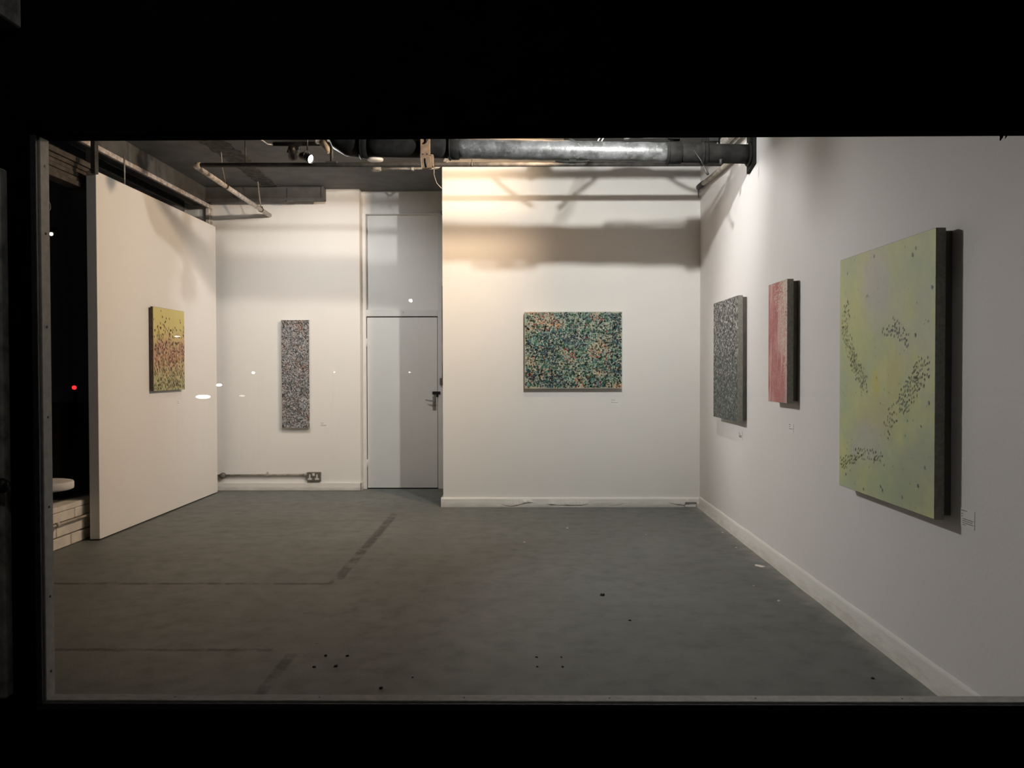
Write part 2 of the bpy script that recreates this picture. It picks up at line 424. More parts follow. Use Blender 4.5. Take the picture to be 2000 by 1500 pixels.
dp(MB().tube([(-1.028, DY - .012, 1.036), (-1.028, DY - .055, 1.036), (-1.045, DY - .062, 1.038), (-1.09, DY - .062, 1.044), (-1.125, DY - .058, 1.052)], [.011, .009, .009, .008, .007], 10).lathe([(.014, 0), (.014, -.010)], (-1.028, DY - .012, 1.036), 'y', 12)
   .lathe([(.006, 0), (.006, -.006)], (-1.028, DY - .013, .965), 'y', 10), 'lever_handle', M['galv'], leaf, 'steel lever handle')
lk = dp(MB().box(-1.048, -0.985, DY - .03, DY - .004, 1.112, 1.147, bevel=.004).lathe([(.011, 0), (.011, -.018), (.008, -.02)], (-1.035, DY - .03, 1.13), 'y', 12), 'rim_lock', M['black'], leaf, 'black rim lock case')
dp(MB().box(-0.985, -0.955, DY - .034, DY - .018, 1.112, 1.147, bevel=.003).box(-1.002, -0.978, DY - .036, DY - .026, 1.080, 1.113, bevel=.003), 'lock_keep', M['black'], door, 'black lock keep on the frame')
dp(MB().lathe([(.004, 0), (.004, -.004)], (-1.385, DY - .02, 2.075), 'y', 8).lathe([(.003, 0), (.003, -.004)], (-1.385, DY - .02, 2.055), 'y', 8), 'screw', M['screw'])

# grey switch box and dark cable standing in for the shade line in the recess corner
sb = empty('switch_box', (-0.936, DY - .021, 1.262), label='small grey switch box on the frame just above the black lock', cat='switch box')
MB().box(-.022, .024, -.030, 0, -.042, .042, bevel=.004).build('box', M['steel_plate'], sb)
MB().tube([(.010, -.012, .040), (.013, -.012, .35), (.010, -.012, .78), (.014, -.012, 1.12)], .006, 6).build('cable', M['black'], sb)
tag(MB().tube([(-.935, DY - .022, 3.215), (-.90, DY - .05, 3.205), (-.86, DY - .06, 3.17), (-.82, DY - .05, 3.16)], .005, 6).tube([(-.935, DY - .022, 3.225), (-.93, DY - .05, 3.245), (-.925, DY - .05, 3.25)], .004, 6).build('loose_wire', M['dark_pipe']),
    'short dark wire ends poking out above the white door panel', 'wire')

# ------------------------------------------------------------------ side window wall on the left
sw = empty('wall_left', (-3.62, 6, 0), kind='structure')
def sp(mb, name, mat, parent=sw, label=None):
    mb.move(Matrix.Translation((3.62, -6, 0))); return mb.build(name, mat, parent, label=label)
sp(MB().box(-3.85, -3.64, 2.86, LY, 0, 0.318), 'sill_core', M['sill_dark'])
random.seed(2)
courses = [(0.0, 0.088, 0.0), (0.096, 0.196, 0.22), (0.208, 0.288, 0.05)]
for z0, z1, off in courses:
    y = 5.3 + off
    while y < 7.9:
        y1 = y + 0.432
        sp(MB().box(-3.66, -3.622 + random.uniform(0, .004), y, y1 - .008, z0 + .004, z1, bevel=.004), 'block', M['sill_block'])
        y = y1 + 0.0
sp(MB().box(-3.76, -3.618, 2.9, 9.55, 0.292, 0.335, bevel=.004), 'sill_board', M['sill_block'])
tag(MB().tube([(-3.595, 5.0, .208), (-3.593, 6.1, .206), (-3.595, 7.0, .205), (-3.594, 9.0, .206)], .011, 8).lathe([(.02, -.02), (.02, .02)], (-3.592, 6.34, .207), 'y', 10).build('sill_conduit', M['tan_pipe']),
    'thin tan conduit along the low block wall under the side window', 'conduit')

win2 = empty('window_2', (-3.62, 6, 0.335), kind='structure')
def wp(mb, name, mat, parent=win2, label=None):
    mb.move(Matrix.Translation((3.62, -6, -0.335))); return mb.build(name, mat, parent, label=label)
wp(MB().box(-3.742, -3.736, 2.9, 9.56, 0.33, 3.28), 'glass_pane', M['glass'])
wp(MB().box(-3.62, -3.585, 2.9, LY, 3.268, 3.312, bevel=.004), 'head_trim', M['white_pipe'], label='pale head trim')
wp(MB().box(-3.635, -3.59, 9.52, LY, 0.335, 3.268, bevel=.006).box(-3.60, -3.57, 9.555, LY, 0.335, 3.268, bevel=.004), 'jamb_post', M['white_pipe'], label='white corner post')
wp(MB().box(-3.65, -3.60, 6.93, 7.0, 0.335, 3.27, bevel=.003), 'mullion', M['beam'])
for zz0, zz1, dx in ((3.09, 3.135, .03), (3.055, 3.088, .015), (3.02, 3.053, .006), (2.985, 3.018, .012), (2.95, 2.983, .004), (2.905, 2.948, .02)):
    wp(MB().box(-3.73, -3.635 + dx, 2.9, 6.94, zz0, zz1, bevel=.003), 'lintel_board', M['lintel'])

# ------------------------------------------------------------------ street front: black shopfront round the big window
WX0, WX1, WZ0, WZ1 = -1.632, 1.80, 0.275, 2.196
wf = empty('wall_front', (0, 2.8, 0), kind='structure')
def fp(mb, name, mat, parent=wf, label=None):
    mb.move(Matrix.Translation((0, -2.8, 0))); return mb.build(name, mat, parent, label=label)
fp(MB().box(-4.4, 3.2, 2.78, 2.86, -0.12, WZ0 - .03), 'stall_riser', M['facade'])
fp(MB().box(-4.4, 3.2, 2.78, 2.86, WZ1, 4.6), 'fascia', M['facade'])
fp(MB().box(-4.4, WX0 - .022, 2.78, 2.86, WZ0 - .03, WZ1), 'left_pier', M['facade'])
fp(MB().box(WX1 + .005, 3.2, 2.78, 2.86, WZ0 - .03, WZ1), 'right_pier', M['facade'])
pl = fp(MB().box(-2.10, -1.728, 2.735, 2.78, 0.30, 2.075, bevel=.006), 'pilaster', M['pilaster'], label='weathered grey pilaster panel')
fp(MB().lathe([(.0, -.045), (.02, -.042), (.026, -.03), (.02, -.015), (.012, 0)], (-1.722, 2.745, 1.02), 'y', 14), 'door_knob', M['black'], wf, 'round dark knob')
fp(MB().box(-2.2, -1.675, 2.66, 2.78, 2.545, 3.4, bevel=.005).box(-2.2, -1.685, 2.64, 2.66, 2.60, 3.4), 'console', M['pilaster'], wf, 'weathered grey console block')

win1 = empty('window_1', (0, 2.8, WZ0), kind='structure')
def gp(mb, name, mat, parent=win1, label=None):
    mb.move(Matrix.Translation((0, -2.8, -WZ0))); return mb.build(name, mat, parent, label=label)
gp(MB().box(WX0 - .02, WX1 + .004, 2.797, 2.803, WZ0 - .02, WZ1 + .01), 'glass_pane', M['glass'])
jb = gp(MB().box(WX0 - .02, WX0, 2.804, 2.858, WZ0 - .02, WZ1, bevel=.002), 'inner_bead', M['bead'])
ib = gp(MB().box(WX0, WX1, 2.804, 2.858, WZ0 - .028, WZ0 - .004, bevel=.002), 'inner_bead', M['bead'])
gp(MB().box(WX0 - .024, WX0 - .004, 2.783, 2.796, WZ0 - .02, WZ1, bevel=.002), 'outer_bead', M['outer_bead'])
gp(MB().box(WX0 - .024, WX1, 2.783, 2.796, WZ0 - .030, WZ0 - .008, bevel=.002), 'outer_bead', M['outer_bead'])
gp(MB().box(WX0 - .02, WX1, 2.784, 2.858, WZ1 - .003, WZ1 + .012), 'head_bead', M['facade'])
for zz in (0.36, 0.62, 0.93, 1.24, 1.55, 1.87, 2.10):
    gp(MB().lathe([(.0045, 0), (.0045, .0025)], (WX0 - .0005, 2.832, zz), 'x', 8), 'screw', M['screw'])
for xx in (-1.2, -0.7, -0.2, 0.3, 0.8, 1.3):
    gp(MB().lathe([(.0035, 0), (.0035, .0015)], (xx, 2.832, WZ0 - .0045), 'z', 8), 'screw', M['screw'])

# cobweb tatters under the window head
def tatter(x, s, seed, label):
    random.seed(seed); m = MB(); y = 2.83
    for k in range(9):
        a = x + random.uniform(-.018, .018) * s
        ln = random.uniform(.006, .022) * s
        m.tube([(a, y + random.uniform(-.006, .006), WZ1), (a + random.uniform(-.006, .006) * s, y, WZ1 - ln * .6), (a + random.uniform(-.012, .012) * s, y, WZ1 - ln)], [.004 * s, .003 * s, .001 * s], 5)
    m.tube([(x + .004, y, WZ1), (x + .006, y, WZ1 - .014 * s), (x + .002, y, WZ1 - .026 * s)], [.004 * s, .005 * s, .002 * s], 6)
    tag(m.build('cobweb', M['facade']), label, 'cobweb')
tatter(1.615, 1.0, 5, 'ragged dark cobweb tuft hanging from the window head far right')
tatter(1.02, 0.35, 8, 'tiny dark cobweb wisp on the window head over the pink painting')

st(MB().box(-40, 40, -40, 40, -0.32, -0.12), 'ground', M['asphalt'])

# ------------------------------------------------------------------ partition
pt = empty('exhibition_partition', (-3.513, 8.08, 0), label='freestanding cream partition board by the side window holding the ochre painting', cat='partition')
def pp(mb, name, mat, label=None):
    mb.move(Matrix.Translation((3.513, -8.08, 0))); return mb.build(name, mat, pt, label=label)
pp(MB().box(-3.556, -3.475, 6.757, 9.40, 0.012, 3.032, bevel=.002), 'board', M['partition'])
pp(MB().box(-3.54, -3.49, 6.8, 9.35, 0.0, 0.014), 'plinth', M['gap'])
pp(MB().box(-3.49, -3.45, 6.70, 6.755, 3.0, CZ, bevel=.004), 'fixing_post', M['dark_pipe'], 'dark fixing post')
pp(MB().tube([(-3.515, 7.33, 3.03), (-3.515, 7.33, 3.30)], .007, 8), 'tie_rod', M['grey_pipe'])

# ------------------------------------------------------------------ pipes
bp = empty('drain_pipe', (0, 6.52, 3.1), label='thick mottled black iron pipe crossing the room under the ceiling', cat='pipe')
def bpp(mb, name, mat, label=None):
    mb.move(Matrix.Translation((0, -6.52, -3.1))); return mb.build(name, mat, bp, label=label)
def axis(x): return 3.078 + (1.80 - x) * 0.024 - max(0, -0.4 - x) * 0.004
def run(x0, x1, r, n=10): return [(x0 + (x1 - x0) * i / n, 6.52, axis(x0 + (x1 - x0) * i / n)) for i in range(n + 1)], r
RP = 0.077
p_, r_ = run(-0.50, 1.14, RP, 30)
bpp(MB().tube(p_, [RP + .002 * math.sin(i * 1.7) for i in range(31)], 28), 'pipe_run', M['pipe'])
p_, r_ = run(1.24, 1.775, RP, 6); bpp(MB().tube(p_, RP * .96, 24), 'pipe_end', M['black_iron'], 'matt black end length')
p_, r_ = run(-1.22, -0.56, RP, 6); bpp(MB().tube(p_, RP * .97, 24), 'pipe_end', M['black_iron'], 'matt black left length')
a0 = axis(-1.40)
bpp(MB().tube([(-1.26, 6.52, axis(-1.26)), (-1.36, 6.54, axis(-1.36) + .01), (-1.43, 6.545, axis(-1.4) + .05), (-1.47, 6.55, axis(-1.4) + .13), (-1.48, 6.55, CZ - .02)], [RP, RP, RP * .98, RP * .95, RP * .92], 22), 'pipe_bend', M['black_iron'])
for x0, x1, k in ((1.13, 1.25, 1.13), (-0.575, -0.485, 1.12), (-1.27, -1.205, 1.12), (1.40, 1.455, 1.10)):
    m = MB(); m.lathe([(RP, 0), (RP * k, .004), (RP * k, x1 - x0 - .004), (RP, x1 - x0)], (x0, 6.52, axis((x0 + x1) / 2)), 'x', 26)
    m.lathe([(RP * k + .006, .010), (RP * k + .006, .022)], (x0, 6.52, axis((x0 + x1) / 2)), 'x', 26)
    m.box(x0 + .012, x1 - .012, 6.50, 6.54, axis(x0) + RP * k, axis(x0) + RP * k + .03, bevel=.003)
    bpp(m, 'collar', M['black_iron'])
m = MB()
pts = []
for i in range(13):
    a = PI * i / 12; pts.append((0.40 + .13 * math.cos(a), 6.50, axis(.4) - RP - .012 * math.sin(a) - .003))
m.tube(pts, .009, 8); m.box(0.37, 0.43, 6.49, 6.53, axis(.4) - RP - .02, axis(.4) - RP + .005, bevel=.003)
bpp(m, 'strap_clip', M['black_iron'])
bpp(MB().prism([(1.785, 6.424, 2.985), (1.785, 6.612, 2.945), (1.785, 6.612, CZ), (1.785, 6.424, CZ)], (.025, 0, 0)), 'wall_plate', M['black_iron'], 'black steel plate on the wall')
bpp(MB().lathe([(RP * 1.22, 0), (RP * 1.22, .02)], (1.765, 6.52, axis(1.77)), 'x', 26), 'end_flange', M['black_iron'])
for x in (1.545, -1.0):
    bpp(MB().tube([(x, 6.52, axis(x) + RP - .01), (x, 6.52, CZ)], .008, 8), 'hanger_rod', M['dark_pipe'])
bpp(MB().tube([(1.545, 6.46, axis(1.545) - RP + .02), (1.545, 6.47, axis(1.545) - RP - .022)], .010, 8), 'drip_stub', M['dark_pipe'])
# hanging plumb tail
tag(MB().tube([(1.33, 6.437, 3.09), (1.385, 6.432, 3.01), (1.405, 6.43, 2.965)], .004, 6).tube([(1.405, 6.43, 2.968), (1.43, 6.43, 2.915), (1.442, 6.43, 2.898)], [.006, .012, .009], 8).build('cord_tail', M['dark_pipe']),
    'short dark cord with a knotted end dangling from the thick pipe', 'cord')

tb = empty('timber_bracket', (-0.74, 6.43, 3.1), label='raw timber bracket strapped on the front of the thick pipe', cat='bracket')
MB().box(-.040, .036, -.015, .012, -.055, .39, bevel=.003).build('plank', M['timber'], tb)
MB().box(-.030, .046, -.045, .0, -.150, -.056, bevel=.003, rot=Matrix.Rotation(math.radians(-6), 3, 'Y')).build('block', M['timber'], tb)
MB().box(.040, .062, -.03, .03, -.13, -.04, bevel=.003).build('side_cheek', M['timber'], tb)
for dx in (-.018, .014): MB().lathe([(.005, 0), (.005, -.003)], (dx, -.0148, -.035), 'y', 8).build('screw', M['screw'], tb)
MB().tube([(.0, -.046, -.075), (.004, -.048, -.10), (.012, -.048, -.145)], .005, 6).build('nail', M['screw'], tb)
MB().tube([(.0, -.02, .09), (.012, -.024, .06), (-.006, -.024, .045), (.02, -.022, .075)], .006, 6).build('tie_wire', M['black'], tb)

tp = empty('sprinkler_pipe', (-2.9, 7.4, 3.22), label='long thin dark pipe across the room turning into a flaky white return', cat='pipe')
def tpp(mb, name, mat, label=None):
    mb.move(Matrix.Translation((2.9, -7.4, -3.22))); return mb.build(name, mat, tp, label=label)
tpp(MB().tube([(-2.88, 7.4, 3.232), (-1.5, 7.4, 3.229), (0, 7.4, 3.225), (1.79, 7.4, 3.220)], .0205, 14), 'dark_run', M['dark_pipe'])
tpp(MB().tube([(-2.865, 7.4, 3.232), (-2.90, 7.402, 3.231), (-2.912, 7.42, 3.229), (-2.912, 7.46, 3.227)], .026, 12), 'elbow', M['white_pipe'])
tpp(MB().tube([(-2.912, 7.45, 3.226), (-2.912, 8.2, 3.212), (-2.91, 9.58, 3.190)], .024, 14), 'white_run', M['white_pipe'], 'flaky white pipe length')
for y in (8.16, 9.26):
    z = 3.226 - (y - 7.45) * .0169
    tpp(MB().lathe([(.029, -.012), (.029, .012)], (-2.912, y, z), 'y', 14).box(-2.932, -2.892, y - .01, y + .01, z + .02, z + .034), 'clip', M['dark_pipe'])
tpp(MB().tube([(-2.912, 8.16, 3.24), (-2.905, 8.05, 3.37), (-2.86, 7.9, CZ)], .006, 6), 'hanger_rod', M['grey_pipe'])
tpp(MB().tube([(-2.912, 9.26, 3.22), (-2.912, 9.2, 3.36), (-2.912, 9.16, CZ)], .008, 6), 'hanger_rod', M['grey_pipe'])
tpp(MB().tube([(-2.46, 7.4, 3.24), (-2.46, 7.39, CZ)], .008, 6), 'hanger_rod', M['dark_pipe'])
tpp(MB().tube([(-1.69, 7.4, 3.24), (-1.69, 7.4, 3.36), (-1.685, 7.4, CZ)], .016, 8).box(-1.735, -1.64, 7.375, 7.425, 3.24, 3.258, bevel=.003), 'hanger_rod', M['dark_pipe'])
tpp(MB().lathe([(.0225, -.006), (.0225, .006)], (-0.44, 7.4, 3.226), 'x', 12).tube([(-.44, 7.4, 3.245), (-.44, 7.4, CZ)], .004, 6), 'clip', M['dark_pipe'])

# conduit high on the room side of the pipe, with slack cable slung from it
hc = empty('ceiling_conduit', (0, 6.72, 3.388), label='slim conduit slung just below the ceiling behind the thick pipe', cat='conduit')
MB().tube([(-1.2, 0, .008), (0.3, 0, .004), (1.79, 0, 0)], .021, 10).build('tube', M['dark_pipe'], hc)
for x in (-.9, 1.5): MB().box(x - .008, x + .008, -.03, .03, -.02, .08, bevel=.002).build('saddle', M['dark_pipe'], hc)
cb = empty('slung_cable', (0.78, 6.76, 3.3), label='black cable looped along the slim conduit behind the thick pipe', cat='cable')
def arc(name, pts, r):
    m = MB(); m.tube([(x - .78, 0, z - 3.3) for x, z in pts], r, 8); m.build(name, M['black'], cb)
arc('loop', [(.58, 3.225), (.62, 3.255), (.70, 3.315), (.79, 3.385), (.86, 3.412), (.94, 3.42), (1.02, 3.412), (1.10, 3.385), (1.16, 3.345), (1.22, 3.315), (1.28, 3.30)], .008)
arc('loop', [(.262, 3.385), (.30, 3.352), (.36, 3.305), (.42, 3.262), (.47, 3.235)], .006)
arc('loop', [(.25, 3.385), (.285, 3.352), (.345, 3.305), (.405, 3.262), (.455, 3.235)], .005)

# fittings on the pipe top, right
tag(MB().tube([(0.82, 6.46, axis(.82) + RP + .012), (0.86, 6.46, axis(.86) + RP + .03), (0.93, 6.46, axis(.93) + RP + .022), (1.05, 6.46, axis(1.05) + RP + .032), (1.2, 6.46, axis(1.2) + RP + .028), (1.36, 6.47, axis(1.36) + RP + .038)], .006, 6)
    .tube([(0.83, 6.44, axis(.83) + RP + .010), (0.87, 6.44, axis(.87) + RP + .018), (0.95, 6.44, axis(.95) + RP + .014), (1.15, 6.44, axis(1.15) + RP + .02), (1.38, 6.45, axis(1.38) + RP + .03)], .005, 6)
    .box(.80, .835, 6.43, 6.49, axis(.82) + RP + .004, axis(.82) + RP + .024, bevel=.004).build('pipe_top_cable', M['grey_cable']),
    'grey cable pair lying along the top of the thick pipe', 'cable')
tag(MB().box(1.46, 1.535, 6.48, 6.56, axis(1.45) + RP + .006, axis(1.45) + RP + .05, bevel=.004).box(1.462, 1.49, 6.49, 6.55, axis(1.45) + RP + .04, axis(1.45) + RP + .095, bevel=.003).build('junction_box', M['black']),
    'small black junction box on top of the thick pipe near the wall', 'box')
tag(MB().tube([(.60, 6.545, axis(.6) + RP + .006), (.66, 6.56, 3.30), (.72, 6.58, 3.42), (.76, 6.59, CZ)], .005, 6).tube([(.63, 6.545, axis(.6) + RP + .006), (.69, 6.56, 3.30), (.75, 6.58, 3.42), (.79, 6.59, CZ)], .005, 6).build('white_flex', M['white_cable']),
    'pair of white flexes rising from the thick pipe to the ceiling', 'cable')

# tubes running back along the right-hand wall
rc = empty('wall_conduit', (1.77, 7.3, 3.18), label='tan conduit sloping along the top of the right wall with dark elbow', cat='conduit')
MB().tube([(0, .93, .032), (0, .4, .005), (0, -.8, -.04)], .022, 12).build('tube', M['tan_pipe'], rc)
MB().tube([(0, .80, .028), (0, .95, .033), (0, 1.02, .036), (.012, 1.06, .05), (.034, 1.07, .07)], [.027, .028, .027, .026, .026], 12).build('elbow', M['dark_pipe'], rc)
MB().tube([(0, 1.04, .02), (.003, 1.05, -.06)], .004, 6).build('wire_end', M['dark_pipe'], rc)
tag(MB().tube([(1.70, 7.25, 3.30), (1.70, 6.9, 3.29), (1.70, 6.66, 3.285), (1.70, 6.3, 3.28)], .030, 12).tube([(1.765, 7.35, 3.31), (1.765, 6.3, 3.29)], .018, 10).lathe([(.036, -.02), (.036, .02)], (1.70, 6.98, 3.292), 'y', 12).build('paired_pipe', M['grey_pipe']),
    'pair of grey pipes beside the steel plate at the top of the right wall', 'pipe')

# ceiling fittings back left
tag(MB().lathe([(.0, -.028), (.05, -.028), (.078, -.018), (.08, 0)], (-1.445, 8.22, CZ), 'z', 22).build('smoke_detector', M['socket_white']),
    'shallow round white detector on the grey ceiling above the door', 'detector')
cj = empty('ceiling_box', (-1.49, 8.545, CZ), label='round grey junction box with conduit on the ceiling by the timber bracket', cat='junction box')
MB().lathe([(.052, 0), (.052, -.035), (.045, -.042), (0, -.042)], (0, 0, 0), 'z', 18).build('box', M['grey_pipe'], cj)
MB().tube([(.05, 0, -.02), (.40, -.005, -.02), (.70, -.02, -.02)], .013, 10).build('conduit', M['grey_pipe'], cj)
MB().box(.36, .385, -.03, .025, -.038, 0, bevel=.003).build('saddle', M['socket_white'], cj)
MB().lathe([(.014, 0), (.014, -.03)], (.44, -.12, 0), 'z', 8).build('screw_hook', M['socket_white'], cj)
tag(MB().tube([(-.73, 8.30, 3.47), (-.79, 8.33, 3.455), (-.83, 8.36, 3.435), (-.86, 8.37, 3.435), (-.88, 8.37, 3.46)], .009, 8)
    .tube([(-.88, 8.40, 3.46), (-.885, 8.42, 3.38), (-.86, 8.45, 3.30), (-.81, 8.42, 3.24)], .0025, 6).build('hook_wire', M['white_cable']),
    'bent white wire hook at the top left corner of the projecting wall', 'wire')

# ------------------------------------------------------------------ lighting tracks and spotlights
def track(x0, x1, y, label, along='x'):
    t = empty('lighting_track', ((x0 + x1) / 2, y, CZ), label=label, cat='lighting track')
    h = (x1 - x0) / 2
    MB().box(-h, h, -.018, .018, -.034, 0, bevel=.002).box(-h, h, -.006, .006, -.0345, -.033).build('rail', M['black'], t)
    MB().box(-h - .05, -h, -.02, .02, -.034, 0, bevel=.003).build('feed_end', M['black'], t)
    return t
def lamp(at, to, name, label, rail_z=CZ - .036, lit=True, group=None, rail_y=None, mat='black', lens=None):
    at = Vector(at); to = Vector(to)
    t = empty(name, at, label=label, cat='spotlight', group=group)
    d = (to - at).normalized()
    q = d.to_track_quat('-Z', 'Y').to_matrix()
    back = at - d * .055
    def P(mb, n, m, lab=None, parent=t):
        mb.move(Matrix.Translation(-at)); return mb.build(n, m, parent, label=lab)
    top = Vector((back.x, back.y if rail_y is None else rail_y, rail_z))
    P(MB().box(top.x - .03, top.x + .03, top.y - .018, top.y + .018, rail_z - .035, rail_z, bevel=.003), 'adaptor', M[mat])
    P(MB().tube([(top.x, top.y, rail_z - .03), (top.x, top.y, back.z + .055)], .007, 8), 'stem', M[mat])
    sd = d.cross(Vector((0, 0, 1))).normalized()
    yk = [(Vector((top.x, top.y, back.z + .055)) - sd * 0)]
    pts = []
    for i in range(9):
        a = PI * i / 8; pts.append(back + sd * (.044 * math.cos(a)) + Vector((0, 0, .056 * math.sin(a))))
    P(MB().tube(pts, .005, 6), 'yoke', M[mat])
    prof = [(.012, .075), (.026, .07), (.034, .05), (.036, .0), (.040, -.03), (.041, -.052), (.037, -.052), (.034, -.035), (.0, -.030)]
    m = MB(); m.lathe(prof, (0, 0, 0), 'z', 20)
    m.move(Matrix.Translation(back) @ q.to_4x4()); P(m, 'lamp_head', M[mat])
    m = MB(); m.lathe([(.0, -.040), (.033, -.038), (.033, -.034), (0, -.034)], (0, 0, 0), 'z', 18)
    m.move(Matrix.Translation(back) @ q.to_4x4()); P(m, 'lens', lens or (M['lens_on'] if lit else M['galv']))
    return t
track(-2.23, -1.55, 7.63, 'short black track on the grey ceiling near the white return pipe')
tag(MB().tube([(-2.27, 7.62, CZ - .02), (-2.31, 7.56, CZ - .03), (-2.34, 7.50, CZ - .012), (-2.42, 7.36, CZ)], .005, 6).build('track_flex', M['white_cable']),
    'white flex feeding the left end of the short ceiling track', 'cable')
tag(MB().box(-1.86, -1.80, 7.48, 7.54, CZ - .04, CZ, bevel=.006).tube([(-1.80, 7.5, CZ - .03), (-1.76, 7.48, CZ - .08), (-1.73, 7.48, CZ - .13)], [.03, .028, .02], 10).build('cable_cleat', M['tan_pipe']),
    'lumpy brown cable cleat on the ceiling between spotlights and thick pipe', 'cleat')
for (x0, x1, y0, y1, lb) in ((-1.76, -1.60, 7.53, 7.57, 'farther white strip on the ceiling at the bend of the thick pipe'), (-1.78, -1.62, 7.30, 7.33, 'nearer white strip on the ceiling at the bend of the thick pipe')):
    tag(MB().box(x0, x1, y0, y1, CZ - .012, CZ, bevel=.001).build('ceiling_patch', M['white_cable']), lb, 'patch')
lamp(LEFT_AT - (LEFT_TO - LEFT_AT).normalized() * .03, LEFT_TO, 'track_spotlight', 'black spotlight with looped yoke turned to the back wall, left one on the short track', rail_y=7.63)
lamp(SIDE_AT - (SIDE_TO - SIDE_AT).normalized() * .03, SIDE_TO, 'track_spotlight', 'glaring lit spotlight on a drop stem below the short track, shining across the room', rail_y=7.0, rail_z=CZ)
track(0.1, 1.4, 5.28, 'black track on the front ceiling over the grey floor')
lamp(COOL_AT - (COOL_TO - COOL_AT).normalized() * .03, COOL_TO, 'track_spotlight', 'lit spotlight on the front track aimed at the green painting', rail_y=5.28)
track(0.05, 0.75, 6.97, 'black track on the ceiling just behind the thick pipe')
lamp(WARM_AT - (WARM_TO - WARM_AT).normalized() * .03, WARM_TO, 'track_spotlight', 'warm lit spotlight behind the thick pipe aimed at the partition', rail_y=6.97)

# ------------------------------------------------------------------ power socket with conduit
so = empty('power_socket', (-2.412, LY, 0.163), label='steel double socket low on the back left wall', cat='socket')
MB().box(-.080, .080, -.038, 0, -.052, .054, bevel=.004).build('back_box', M['steel_plate'], so)
MB().box(-.078, .078, -.042, -.036, -.050, .052, bevel=.003).build('face_plate', M['steel_plate'], so)
for x in (-.043, .040):
    MB().box(x - .008, x + .008, -.046, -.041, -.018, .030, bevel=.002).box(x - .024, x + .024, -.045, -.041, -.034, -.014, bevel=.002).build('outlet', M['socket_white'], so, label='white moulded outlet')
MB().box(-.014, .014, -.050, -.041, .012, .044, bevel=.003).build('switch', M['socket_white'], so, label='white rocker switch')
co = empty('wall_pipe', (-2.98, LY, .185), label='grey conduit running low on the wall from round box to socket', cat='conduit')
MB().tube([(-.60, -.022, -.006), (0, -.022, 0), (.488, -.022, .002)], .0115, 10).build('tube', M['grey_pipe'], co)
MB().lathe([(.034, 0), (.034, -.042), (.030, -.048), (0, -.048)], (-.495, 0, -.008), 'y', 18).build('round_box', M['steel_plate'], co, label='round dark steel box')
MB().lathe([(.016, -.03), (.016, .02)], (.475, -.022, .002), 'x', 12).build('coupler', M['grey_pipe'], co)
MB().box(.01, .04, -.036, 0, -.014, .014, bevel=.003).lathe([(.006, 0), (.006, -.02)], (.025, 0, .026), 'y', 8).build('saddle', M['grey_pipe'], co)

# ------------------------------------------------------------------ stool at the window
stl = empty('stool', (-3.17, 5.4, 0), label='white round-topped stool half hidden by the left window jamb', cat='stool')
MB().lathe([(0, .615), (.185, .615), (.198, .620), (.20, .630), (.20, .660), (.196, .667), (.188, .669), (0, .669)], (0, 0, 0), 'z', 40).build('seat', M['stool'], stl)
MB().lathe([(.022, .02), (.022, .6), (.04, .615)], (0, 0, 0), 'z', 16).build('pedestal', M['galv'], stl)
MB().lathe([(.0, 0), (.055, 0), (.055, .008), (.03, .028), (0, .03)], (0, 0, 0), 'z', 28).build('base', M['galv'], stl)

# pale ring (vinyl lettering) stuck on the side window
m = MB()
pts = [(-3.733, 6.52 + .028 * math.cos(a), 2.70 + .036 * math.sin(a)) for a in [2 * PI * k / 20 for k in range(21)]]
m.tube(pts, .003, 6, caps=False)
tag(m.build('window_lettering', M['sign_grey']), 'pale letter O on the dark side window by the jamb', 'lettering')

# ------------------------------------------------------------------ paintings
def hang(name, loc, rz, w_, h_, front, side, label, proud=0.065, thick=0.040):
    """local x to the viewer's right, z up, y into the wall; origin on the wall at the centre"""
    p = empty(name, loc, rz, label, 'painting')
    m = MB(); m.box(-w_ / 2, w_ / 2, -proud, -proud + thick, -h_ / 2, h_ / 2, mi=1, bevel=.002)
    m.bm.faces.ensure_lookup_table()
    for f in m.bm.faces:
        f.normal_update()
        if f.normal.y < -.9 or f.calc_center_median().y < -proud + .0005: f.material_index = 0
    m.build('canvas', [front, side], p)
    i = .012
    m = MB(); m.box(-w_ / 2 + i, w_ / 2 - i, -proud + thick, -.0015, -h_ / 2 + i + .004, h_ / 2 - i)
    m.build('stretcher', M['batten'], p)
    return p

def dabs(p, items, mats, proud, name='paint_dabs'):
    """items: (x, z, rx, rz, angle, mat) small raised flecks of paint"""
    m = MB()
    for i, (x, z, rx, rz_, a, mi) in enumerate(items):
        y = -proud - .0006 - .00035 * (i % 5)
        n = 6; ca, sa = math.cos(a), math.sin(a); ring = []
        for k in range(n):
            t = 2 * PI * k / n; rr = random.uniform(.75, 1.15)
            u, v = rx * rr * math.cos(t), rz_ * rr * math.sin(t)
            ring.append(m.bm.verts.new((x + u * ca - v * sa, y, z + u * sa + v * ca)))
        f = m.bm.faces.new(ring); f.material_index = mi
    o = m.build(name, mats, p, kind='stuff', fix=False)
    return o

def flat(name, col, rough=0.5): return plain(name, col, rough, var=0.25, scale=40)

